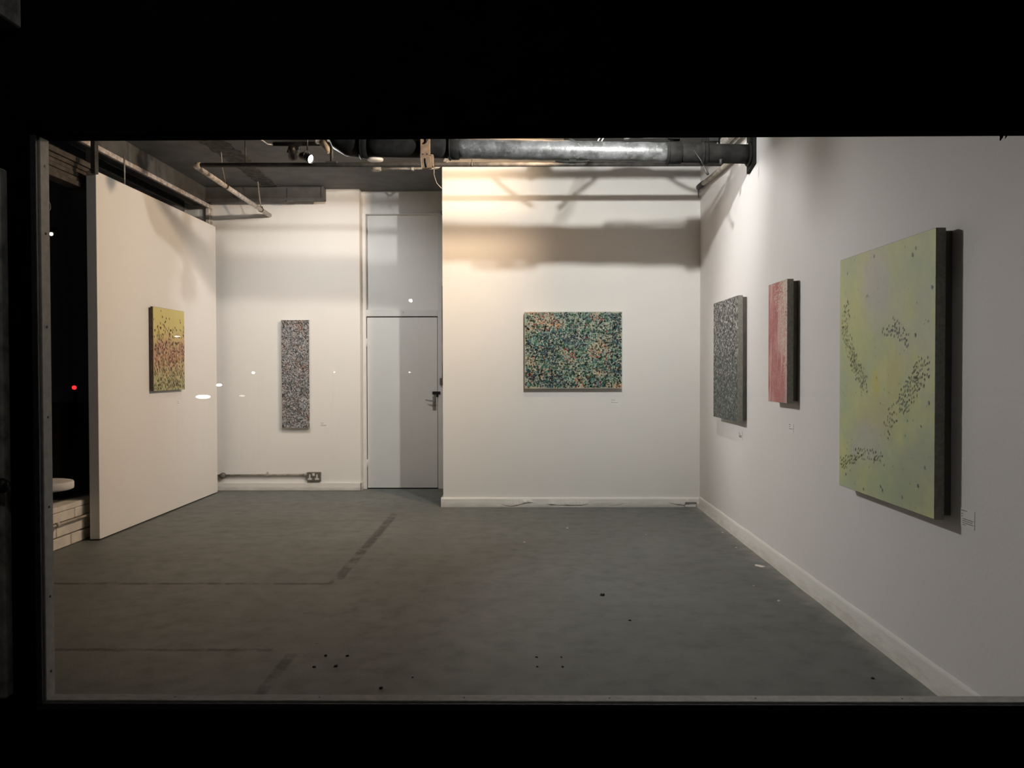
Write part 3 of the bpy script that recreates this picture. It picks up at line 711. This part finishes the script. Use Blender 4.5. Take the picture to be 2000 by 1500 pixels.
# --- green: teal, navy and cream cells with red and orange flecks
def green_base():
    t = NT('green_ground')
    n = t.noise(5.5, 5, 0.6); n2 = t.noise(3.2, 3, vec=t.mapping((0.6, 1, 2.2), loc=(4, 0, 2))); n3 = t.noise(38, 3)
    c = t.ramp(n.outputs[0], [(0.30, (0.13, 0.19, 0.17)), (0.46, (0.38, 0.40, 0.29)), (0.56, (0.20, 0.28, 0.24)), (0.70, (0.46, 0.42, 0.27))])
    c = t.mix(t.ramp(n2.outputs[0], [(0.54, 0.0), (0.64, 0.8)]), c, (0.52, 0.33, 0.19))
    c = t.mix(t.ramp(n3.outputs[0], [(0.52, 0.0), (0.66, 0.6)]), c, (0.55, 0.54, 0.40))
    return t.out(c, 0.55)
random.seed(21)
GP = hang('painting', (0.523, BY, 1.596), 0, .985, .776, green_base(), M['wall'], 'wide teal and cream speckled painting on the projecting back wall', .058, .036)
gm = [flat('dab_deep_green', (0.012, 0.040, 0.030)), flat('dab_teal', (0.025, 0.16, 0.155)), flat('dab_navy', (0.012, 0.025, 0.055)), flat('dab_black', (0.010, 0.011, 0.011)),
      flat('dab_green', (0.035, 0.15, 0.055)), flat('dab_olive', (0.10, 0.10, 0.035)), flat('dab_red', (0.30, 0.045, 0.025)), flat('dab_orange', (0.50, 0.20, 0.09)), flat('dab_cream', (0.66, 0.64, 0.46)), flat('dab_mint', (0.30, 0.44, 0.38))]
from mathutils import noise as MN
items = []
W2, H2 = .985 / 2 - .011, .776 / 2 - .011
def rz(): return random.uniform(-W2, W2), random.uniform(-H2, H2)
for i in range(5700):
    x, z = rz()
    a = MN.noise(Vector((x * 4.2, z * 6.5 + x * 1.5, 1.7))); b = MN.noise(Vector((x * 7, z * 7, 9.1)))
    if a > .20: k = random.choices((5, 7, 0, 8, 6, 3), (2.6, 2.4, 2.2, 3.4, .9, 1.2))[0]
    elif a < -.20: k = random.choices((2, 3, 0, 1), (2.8, 2.8, 2.6, 2.0))[0]
    elif b > .15: k = random.choices((1, 0, 4, 3, 9), (3.2, 2.6, 1.3, 1.2, 1.2))[0]
    else: k = random.choices((0, 3, 4, 1, 5, 8, 9), (3, 2.2, 2, 1.4, 1, .8, .8))[0]
    r = random.choice((random.uniform(.004, .007), random.uniform(.005, .0105))) * (.72 if k in (8, 9) else 1.0)
    items.append((x, z, r, r * random.uniform(.9, 1.4), random.uniform(0, PI), k))
for i in range(420):          # thin light strokes over the top
    x, z = rz(); items.append((x, z, .0022, random.uniform(.007, .014), random.uniform(0, PI), random.choice((8, 8, 9))))
for i in range(60):
    x, z = rz(); r = random.uniform(.009, .015); items.append((x, z, r, r, 0, random.choice((6, 6, 6, 3, 7))))
for i in range(120):
    x, z = rz(); r = random.uniform(.009, .014); items.append((x, z, r, r, 0, random.choice((3, 2))))
dabs(GP, items, gm, .058)

# --- narrow lilac-grey speckle
def lilac():
    t = NT('lilac_speckle')
    v = t.voro(105, vec=t.mapping((1, 1, 0.8))); n = t.noise(8.5, 5, 0.65); n2 = t.noise(7, 4, vec=t.mapping((1, 1, 1), loc=(7, 3, 1))); n3 = t.noise(9, 4, 0.6, vec=t.mapping((1, 1, 1), loc=(1, 9, 4)))
    base = t.ramp(n.outputs[0], [(0.30, (0.11, 0.10, 0.10)), (0.43, (0.27, 0.24, 0.235)), (0.50, (0.22, 0.26, 0.27)), (0.58, (0.36, 0.32, 0.32)), (0.70, (0.16, 0.17, 0.15))])
    base = t.mix(t.ramp(n2.outputs[0], [(0.56, 0.0), (0.66, 0.75)]), base, (0.34, 0.22, 0.17))
    base = t.mix(t.ramp(n3.outputs[0], [(0.60, 0.0), (0.70, 0.8)]), base, (0.40, 0.47, 0.50))
    base = t.mix(t.ramp(n3.outputs[0], [(0.30, 0.8), (0.37, 0.0)]), base, (0.05, 0.055, 0.06))
    r, g, b_ = t.sep(v.outputs['Color'])
    cell = t.ramp(r, [(0.0, 0.12), (0.35, 0.4), (0.7, 0.95), (1.0, 1.6)])
    c = t.mix(0.8, base, cell, 'MULTIPLY')
    c = t.mix(t.math('MULTIPLY', t.ramp(g, [(0.80, 0.0), (0.86, 1.0)]), 0.6), c, (0.62, 0.59, 0.56))
    c = t.mix(t.math('MULTIPLY', t.ramp(b_, [(0.78, 0.0), (0.84, 1.0)]), 0.9), c, (0.018, 0.018, 0.02))
    return t.out(c, 0.6)
hang('painting', (-2.610, LY, 1.356), 0, .326, 1.248, lilac(), M['wall'], 'tall narrow lilac-grey speckled painting left of the door', .052, .03)

# --- black and white speckle
def bw():
    t = NT('black_white_speckle')
    v = t.voro(92, vec=t.mapping((1.15, 1, 0.8))); n = t.noise(7, 5, 0.65); x, y, z = t.sep()
    r, g, b = t.sep(v.outputs['Color'])
    low = t.n('ShaderNodeMapRange', i_0=t.math('ADD', z, t.math('MULTIPLY', t.math('SUBTRACT', n.outputs[0], .5), 1.0)), i_1=-.25, i_2=.25, i_3=0.0, i_4=1.0).outputs[0]
    c = t.ramp(r, [(0.0, (0.016, 0.017, 0.016)), (0.50, (0.032, 0.034, 0.032)), (0.62, (0.10, 0.105, 0.10)), (0.80, (0.34, 0.34, 0.32)), (1.0, (0.70, 0.68, 0.65))])
    c2 = t.ramp(r, [(0.0, (0.018, 0.022, 0.021)), (0.55, (0.045, 0.055, 0.053)), (0.78, (0.11, 0.13, 0.125)), (1.0, (0.38, 0.40, 0.38))])
    c = t.mix(low, c2, c)
    return t.out(c, 0.6)
hang('painting', (RX, 7.105, 1.483), -PI / 2, .85, 1.022, bw(), M['linen'], 'black and white speckled painting nearest the corner of the right wall', .072, .040)

# --- pink-red with cream speckle at its upper right
def pink():
    t = NT('pink_red_speckle')
    v = t.voro(105); x, y, z = t.sep(); r, g, b = t.sep(v.outputs['Color'])
    n = t.noise(7, 5, 0.65); st_ = t.noise(9, 4, 0.6, vec=t.mapping((1.6, 1, 0.22), rot=(0, math.radians(-14), 0)))
    c = t.mix(t.ramp(n.outputs[0], [(0.35, 0.0), (0.65, 1.0)]), (0.42, 0.125, 0.12), (0.54, 0.235, 0.215))
    c = t.mix(t.math('MULTIPLY', t.ramp(st_.outputs[0], [(0.51, 0.0), (0.60, 1.0)]), 0.68), c, (0.70, 0.48, 0.42))
    c = t.mix(t.math('MULTIPLY', t.ramp(r, [(0.7, 0.0), (0.9, 1.0)]), 0.35), c, (0.62, 0.40, 0.36))
    # density of cream specks grows to the top right corner
    d = t.math('ADD', t.math('MULTIPLY', x, 3.1), t.math('MULTIPLY', z, 1.05))
    d = t.math('ADD', d, t.math('MULTIPLY', t.math('SUBTRACT', n.outputs[0], .5), 0.7))
    thr = t.n('ShaderNodeMapRange', i_0=d, i_1=0.05, i_2=0.95, i_3=1.02, i_4=0.15).outputs[0]
    sp_ = t.math('GREATER_THAN', g, thr)
    c = t.mix(t.math('MULTIPLY', sp_, 0.9), c, (0.64, 0.59, 0.47))
    gl = t.n('ShaderNodeMapRange', i_0=t.math('SUBTRACT', t.math('MULTIPLY', x, 2.0), z), i_1=0.45, i_2=0.85, i_3=0.0, i_4=0.6).outputs[0]
    c = t.mix(gl, c, (0.34, 0.22, 0.24))
    return t.out(c, 0.6)
R2 = hang('painting', (RX, 5.644, 1.582), -PI / 2, .41, .815, pink(), M['linen'], 'small pink-red painting in the middle of the right wall', .075, .042)
dabs(R2, [(.19, -.155, .006, .009, 0, 0)], [gm[3]], .075, 'paint_dab')

# --- big pale yellow-green painting with clusters of small dark strokes
def lime():
    t = NT('lime_ground')
    n = t.noise(3.4, 6, 0.65); n2 = t.noise(2.0, 4, 0.5, vec=t.mapping((1, 1, 1), loc=(3.2, 0, 5.1))); n3 = t.noise(22, 4); x, y, z = t.sep()
    c = t.mix(t.ramp(n.outputs[0], [(0.38, 0.0), (0.60, 1.0)]), (0.49, 0.57, 0.36), (0.63, 0.66, 0.30))
    c = t.mix(t.ramp(n2.outputs[0], [(0.54, 0.0), (0.68, 0.5)]), c, (0.57, 0.57, 0.50))
    def blob(cx, cz, rx, rz_, col, f):
        nonlocal c
        dx = t.math('DIVIDE', t.math('SUBTRACT', x, cx), rx); dz = t.math('DIVIDE', t.math('SUBTRACT', z, cz), rz_)
        d = t.math('ADD', t.math('SQRT', t.math('ADD', t.math('MULTIPLY', dx, dx), t.math('MULTIPLY', dz, dz))), t.math('MULTIPLY', t.math('SUBTRACT', n.outputs[0], .5), 1.6))
        c = t.mix(t.n('ShaderNodeMapRange', i_0=d, i_1=0.55, i_2=1.15, i_3=f, i_4=0.0).outputs[0], c, col)
    blob(-.10, .44, .20, .22, (0.58, 0.555, 0.52), .75)
    blob(-.30, .20, .18, .22, (0.64, 0.66, 0.26), .5)
    blob(-.06, -.05, .06, .09, (0.66, 0.61, 0.16), .75)
    blob(.14, -.02, .10, .14, (0.62, 0.56, 0.24), .6)
    blob(-.05, -.22, .26, .12, (0.58, 0.54, 0.30), .6)
    blob(-.15, -.36, .20, .14, (0.54, 0.55, 0.50), .7)
    blob(.35, -.45, .25, .18, (0.40, 0.44, 0.38), .55)
    blob(.05, -.52, .5, .12, (0.42, 0.50, 0.31), .5)
    blob(.42, .22, .10, .2, (0.56, 0.58, 0.48), .5)
    c = t.mix(t.math('MULTIPLY', t.ramp(n3.outputs[0], [(0.45, 0.0), (0.7, 1.0)]), 0.18), c, (0.42, 0.45, 0.28))
    return t.out(c, 0.55)
lw_, lh_ = 1.045, 1.226
R3 = hang('painting', (RX, 4.019, 1.378), -PI / 2, lw_, lh_, lime(), M['linen'], 'largest painting, pale lime green with clustered dark flecks, right wall', .075, .042)
random.seed(77)
lm = [flat('dab_umber', (0.15, 0.145, 0.10)), flat('dab_olive_dark', (0.25, 0.28, 0.12)), flat('dab_slate', (0.22, 0.22, 0.225)), flat('dab_soft', (0.37, 0.41, 0.24))]
items = []
def cluster(path, wid, n, pal, ang):
    got = []
    for i in range(n):
        s = random.random() * (len(path) - 1); k = int(s); f = s - k
        u = path[k][0] + (path[k + 1][0] - path[k][0]) * f + random.uniform(-wid, wid) * .55
        v = path[k][1] + (path[k + 1][1] - path[k][1]) * f + random.uniform(-wid, wid) * .45
        if not (.01 < u < .985 and .01 < v < .985): continue
        if any(abs(u - a) < .0095 and abs(v - b) < .0115 for a, b in got): continue
        got.append((u, v))
        items.append(((u - .5) * lw_, (v - .5) * lh_, random.uniform(.0030, .0046), random.uniform(.0065, .0105), ang + random.uniform(-.35, .35), random.choice(pal)))
cluster([(.09, .78), (.06, .68), (.14, .60), (.19, .54)], .075, 260, (1, 1, 3, 0), -.25)
cluster([(.17, .57), (.24, .51), (.32, .45)], .07, 200, (1, 0, 2, 3), -.25)
cluster([(.52, .665), (.62, .665), (.70, .65), (.76, .615)], .045, 90, (0, 2, 2), -.3)
cluster([(.62, .71), (.66, .69), (.70, .66)], .03, 16, (0, 2), -.3)
cluster([(.91, .53), (.84, .48), (.77, .43), (.71, .38)], .085, 420, (0, 2, 1, 2), -.4)
cluster([(.66, .37), (.60, .33), (.55, .27)], .07, 45, (1, 3), -.3)
cluster([(.03, .10), (.12, .12), (.22, .14)], .05, 150, (0, 1, 1), -.5)
cluster([(.22, .16), (.35, .17), (.52, .165)], .055, 80, (1, 0, 2), -.4)
for i in range(70):
    items.append(((random.random() - .5) * .98 * lw_, (random.random() - .5) * .98 * lh_, .0035, random.uniform(.004, .007), random.uniform(-.5, .5), random.choice((1, 3, 3))))
for u, v in ((.09, .06), (.86, .10), (.92, .17), (.72, .04), (.95, .40), (.97, .80), (.80, .93), (.83, .95), (.31, .02), (.52, .04), (.5, .055), (.83, .64), (.10, .93), (.42, .97)):
    items.append(((u - .5) * lw_, (v - .5) * lh_, .008, .010, .3, 2))
dabs(R3, items, lm, .075)

# --- ochre painting on the partition
def ochre():
    t = NT('ochre_ground')
    n = t.noise(8, 5, 0.65); x, y, z = t.sep()
    h = t.math('ADD', z, t.math('MULTIPLY', t.math('SUBTRACT', n.outputs[0], .5), .42))
    c = t.ramp(t.n('ShaderNodeMapRange', i_0=h, i_1=-.40, i_2=.40, i_3=0.0, i_4=1.0).outputs[0],
               [(0.0, (0.44, 0.46, 0.23)), (0.26, (0.52, 0.42, 0.22)), (0.42, (0.48, 0.28, 0.17)), (0.56, (0.52, 0.33, 0.19)), (0.70, (0.60, 0.50, 0.18)), (1.0, (0.62, 0.54, 0.19))])
    return t.out(c, 0.5)
PW, PH = .715, .790
PP = hang('painting', (-3.475, 8.037, 1.602), PI / 2, PW, PH, ochre(), M['dark_edge'], 'ochre and rust flecked painting on the cream partition', .045, .026)
random.seed(5)
om = [flat('fleck_dark', (0.045, 0.032, 0.015)), flat('fleck_brown', (0.14, 0.07, 0.035)), flat('fleck_rust', (0.28, 0.09, 0.06)), flat('fleck_sand', (0.60, 0.46, 0.27)), flat('fleck_moss', (0.14, 0.16, 0.06))]
items = []
for i in range(1050):
    v = random.random() ** 1.1 * .78
    u = random.random()
    if v > .60 and random.random() < .62 + .25 * (u > .55): continue
    if v < .26: k = random.choices((0, 4, 1, 3), (1.4, 2.2, 1, 1.5))[0]
    elif v < .58: k = random.choices((0, 1, 2, 3), (1.5, 1.9, 1.8, 1.4))[0]
    else: k = random.choices((0, 1, 4), (1.8, 1, 1))[0]
    items.append(((u - .5) * (PW - .02), (v - .5) * (PH - .02), random.uniform(.0045, .0075), random.uniform(.011, .019), random.uniform(-.1, .75), k))
for u, v in ((.24, .96), (.28, .89), (.40, .88), (.50, .88), (.36, .83), (.38, .84), (.22, .81), (.30, .80), (.33, .79), (.85, .88), (.86, .85), (.68, .78), (.87, .75), (.55, .74), (.97, .80), (.5, .70), (.96, .69), (.6, .67), (.72, .68), (.82, .66), (.35, .77), (.02, .85)):
    items.append(((u - .5) * PW, (v - .5) * PH, .008, .013, random.uniform(0, .6), random.choice((0, 0, 4))))
dabs(PP, items, om, .045)

# ------------------------------------------------------------------ caption cards
def card(loc, rz_, w_, h_, lines, label):
    p = empty('caption_card', loc, rz_, label, 'label')
    MB().box(-w_ / 2, w_ / 2, -.0015, 0, -h_ / 2, h_ / 2).build('card', M['card'], p)
    m = MB()
    for (x0, x1, z, t) in lines:
        x = x0
        random.seed(int(x0 * 1e4 + z * 1e4))
        while x < x1 - .002:
            e = min(x1, x + random.uniform(.006, .016)); m.box(x, e, -.0022, -.0014, z - t / 2, z + t / 2); x = e + .003
    m.build('print', M['ink'], p, kind='stuff')
card((.958, BY, 1.070), 0, .105, .065, [(-.045, -.005, .018, .004), (-.045, -.035, .003, .004), (-.045, .02, -.008, .004)], 'caption card below right of the wide teal painting')
card((-2.287, LY, .769), 0, .10, .062, [(-.045, -.008, .018, .004), (-.045, -.025, .004, .004), (-.045, .02, -.008, .004), (-.045, .015, -.016, .004)], 'caption card right of the tall narrow lilac painting')
card((RX, 6.868, .853), -PI / 2, .105, .066, [(-.045, -.01, .022, .004), (-.045, .0, .010, .004), (-.045, .035, -.004, .007), (-.045, .035, -.014, .007)], 'caption card under the black and white painting')
card((RX, 5.58, 1.004), -PI / 2, .10, .062, [(-.04, -.01, .022, .005), (-.04, -.02, .008, .005), (-.04, .035, -.006, .004)], 'caption card under the small pink-red painting')
card((RX, 3.375, .790), -PI / 2, .105, .075, [(-.045, .0, .030, .003), (-.045, -.03, .016, .003), (-.045, -.035, .006, .003), (-.038, .045, -.004, .003), (-.038, .042, -.012, .003), (-.038, .045, -.020, .003), (-.038, -.01, -.028, .003)], 'caption card right of the largest lime painting')
card((-3.475, 8.345, 1.072), PI / 2, .085, .06, [(-.03, .0, .012, .004), (-.03, .01, -.004, .004)], 'caption card below the ochre painting on the partition')

# ------------------------------------------------------------------ bits on the floor
def chip(x, y, s, mat, label, seed, cat='debris', group=None, flatness=.12, ang=0.0, ratio=1.0, name='floor_chip'):
    random.seed(seed); n = 7; m = MB(); a, b = [], []
    for k in range(n):
        t = 2 * PI * k / n; r = s * random.uniform(.6, 1.1)
        px, py = r * math.cos(t), r * ratio * math.sin(t)
        px, py = px * math.cos(ang) - py * math.sin(ang), px * math.sin(ang) + py * math.cos(ang)
        a.append(m.bm.verts.new((px, py, 0))); b.append(m.bm.verts.new((px * .7, py * .7, s * flatness * random.uniform(.7, 1.3))))
    m.bm.faces.new(b); m.bm.faces.new(a[::-1])
    for k in range(n): m.bm.faces.new((a[k], a[(k + 1) % n], b[(k + 1) % n], b[k]))
    o = m.build(name, M[mat]); o.location = (x, y, 0); tag(o, label, cat, group)
chip(1.69, 5.895, .06, 'chip_white', 'white paint flake on the floor by the right skirting', 1, flatness=.05, ang=-1.0, ratio=.45, name='paint_flake')
chip(.496, 5.116, .016, 'chip_dark', 'lone black grit crumb in the middle of the floor', 2, flatness=.7)
for i, (x, y, s_, lb) in enumerate((
        (-.963, 4.024, .012, 'dark grit crumb, far left one of four on the floor near the left floor mark'),
        (-.855, 4.02, .012, 'dark grit crumb, far right one of four on the floor near the left floor mark'),
        (-.98, 3.87, .012, 'dark grit crumb, near left one of four on the floor near the left floor mark'),
        (-.88, 3.88, .015, 'largest dark grit crumb, near right one of four by the left floor mark'),
        (-.62, 3.61, .014, 'black grit crumb almost at the window sill, left half of the floor'),
        (.07, 4.01, .008, 'tiny grit crumb, far left one of four in a square on the centre floor'),
        (.19, 4.01, .009, 'tiny grit crumb, far right one of four in a square on the centre floor'),
        (.07, 3.88, .009, 'tiny grit crumb, near left one of four in a square on the centre floor'),
        (.19, 3.88, .010, 'tiny grit crumb, near right one of four in a square on the centre floor'),
        (-.5, 3.74, .008, 'small dark grit speck alone between the two groups of four on the floor'),
        (.60, 4.60, .010, 'small dark grit speck just nearer than the lone black crumb mid floor'),
        (1.585, 3.74, .012, 'dark grit crumb near the window beside the right skirting'))):
    chip(x, y, s_ * .85, 'chip_dark', lb, 10 + i, flatness=.55)
for i, (x, y, s_, lb) in enumerate((
        (.40, 7.3, .012, 'pale speck on the far floor below the wide teal painting'),
        (.02, 6.7, .010, 'pale speck on the far floor left of centre, nearer than the rest'),
        (1.05, 7.0, .008, 'tiny pale speck on the far floor toward the right corner'),
        (1.72, 7.1, .012, 'pale speck close against the right skirting near the corner'),
        (1.55, 5.0, .014, 'pale speck on the floor in front of the white paint flake'),
        (1.50, 5.35, .012, 'pale speck on the floor left of the white paint flake'),
        (1.68, 6.5, .010, 'pale speck beside the right skirting behind the white paint flake'))):
    chip(x, y, s_, 'chip_white', lb, 40 + i, flatness=.3)

# ------------------------------------------------------------------ street: lights mirrored in the panes or seen through the side window
def stand_in_light(x, y, z, rx, rz_, mat, label, facing=1, name='mirrored_light_stand_in'):  # simple posts stand in for street lights mirrored in or seen through glass
    t = empty(name, (x, y, -.12), label=label, cat='street light'); h = z + .12
    MB().lathe([(.05, 0), (.05, h - rz_ - .05), (.04, h - rz_ - .03)], (0, -.06 * facing, 0), 'z', 12).build('post', M['black_iron'], t)
    MB().box(-rx - .02, rx + .02, -.10 * facing if facing > 0 else .0, .0 if facing > 0 else .10, h - rz_ - .03, h + rz_ + .03, bevel=.01).build('housing', M['black_iron'], t)
    m = MB(); n = 18; m.bm.faces.new([m.bm.verts.new((rx * math.cos(2 * PI * k / n), .004 * facing, h + rz_ * math.sin(2 * PI * k / n))) for k in range(n)])
    m.build('lens', mat, t)
    return t
stand_in_light(-5.408, -8.4, .951, .125, .032, M['street_warm'], 'low wide warm lamp across the street, mirrored over the partition edge')
stand_in_light(-5.135, -8.4, 1.151, .045, .022, M['street_white'], 'small white lamp across the street, mirrored left of the narrow painting')
stand_in_light(-4.549, -8.4, 1.358, .028, .018, M['street_white'], 'upper white lamp across the street, mirrored left of the narrow painting')
stand_in_light(-4.744, -8.4, .967, .05, .014, M['street_dim'], 'faint white lamp across the street, mirrored below the others')
stand_in_light(-3.174, -8.4, 1.364, .009, .008, M['street_white'], 'pinprick lamp across the street, mirrored right of the narrow painting')
stand_in_light(-1.897, -8.4, 1.361, .014, .008, M['street_white'], 'pinprick lamp across the street, mirrored on the door')
stand_in_light(-5.844, -8.4, 1.977, .045, .009, M['street_white'], 'slim bar lamp across the street, mirrored in the ochre painting')
def street_lamp(x, y, z, r, mat, label, arm=-1):
    t = empty('street_lamp', (x, y, -.12), label=label, cat='street light'); h = z + .12
    MB().tube([(0, arm * .6, 0), (0, arm * .6, h * .9), (0, arm * .5, h + .05), (0, arm * .1, h + .1)], [.06, .05, .04, .03], 10).build('post', M['black_iron'], t)
    MB().box(-r - .06, r + .06, -.08, .12, h + r * .8, h + r + .12, bevel=.02).build('hood', M['black_iron'], t)
    m = MB(); bmesh.ops.create_icosphere(m.bm, subdivisions=2, radius=r, matrix=Matrix.Translation((0, 0, h)))
    for f in m.bm.faces: f.smooth = True
    m.build('lantern', mat, t)
street_lamp(-1.874, -8.4, 2.572, .030, M['street_white'], 'round street lantern mirrored in the panel above the door')
street_lamp(-12.0, 21.07, 4.889, .045, M['street_far'], 'distant street lamp seen through the side window by the jamb')
stand_in_light(-12.0, 22.075, .946, .065, .055, M['street_red'], 'small red lamp glowing far off through the side window', -1, 'signal_light')
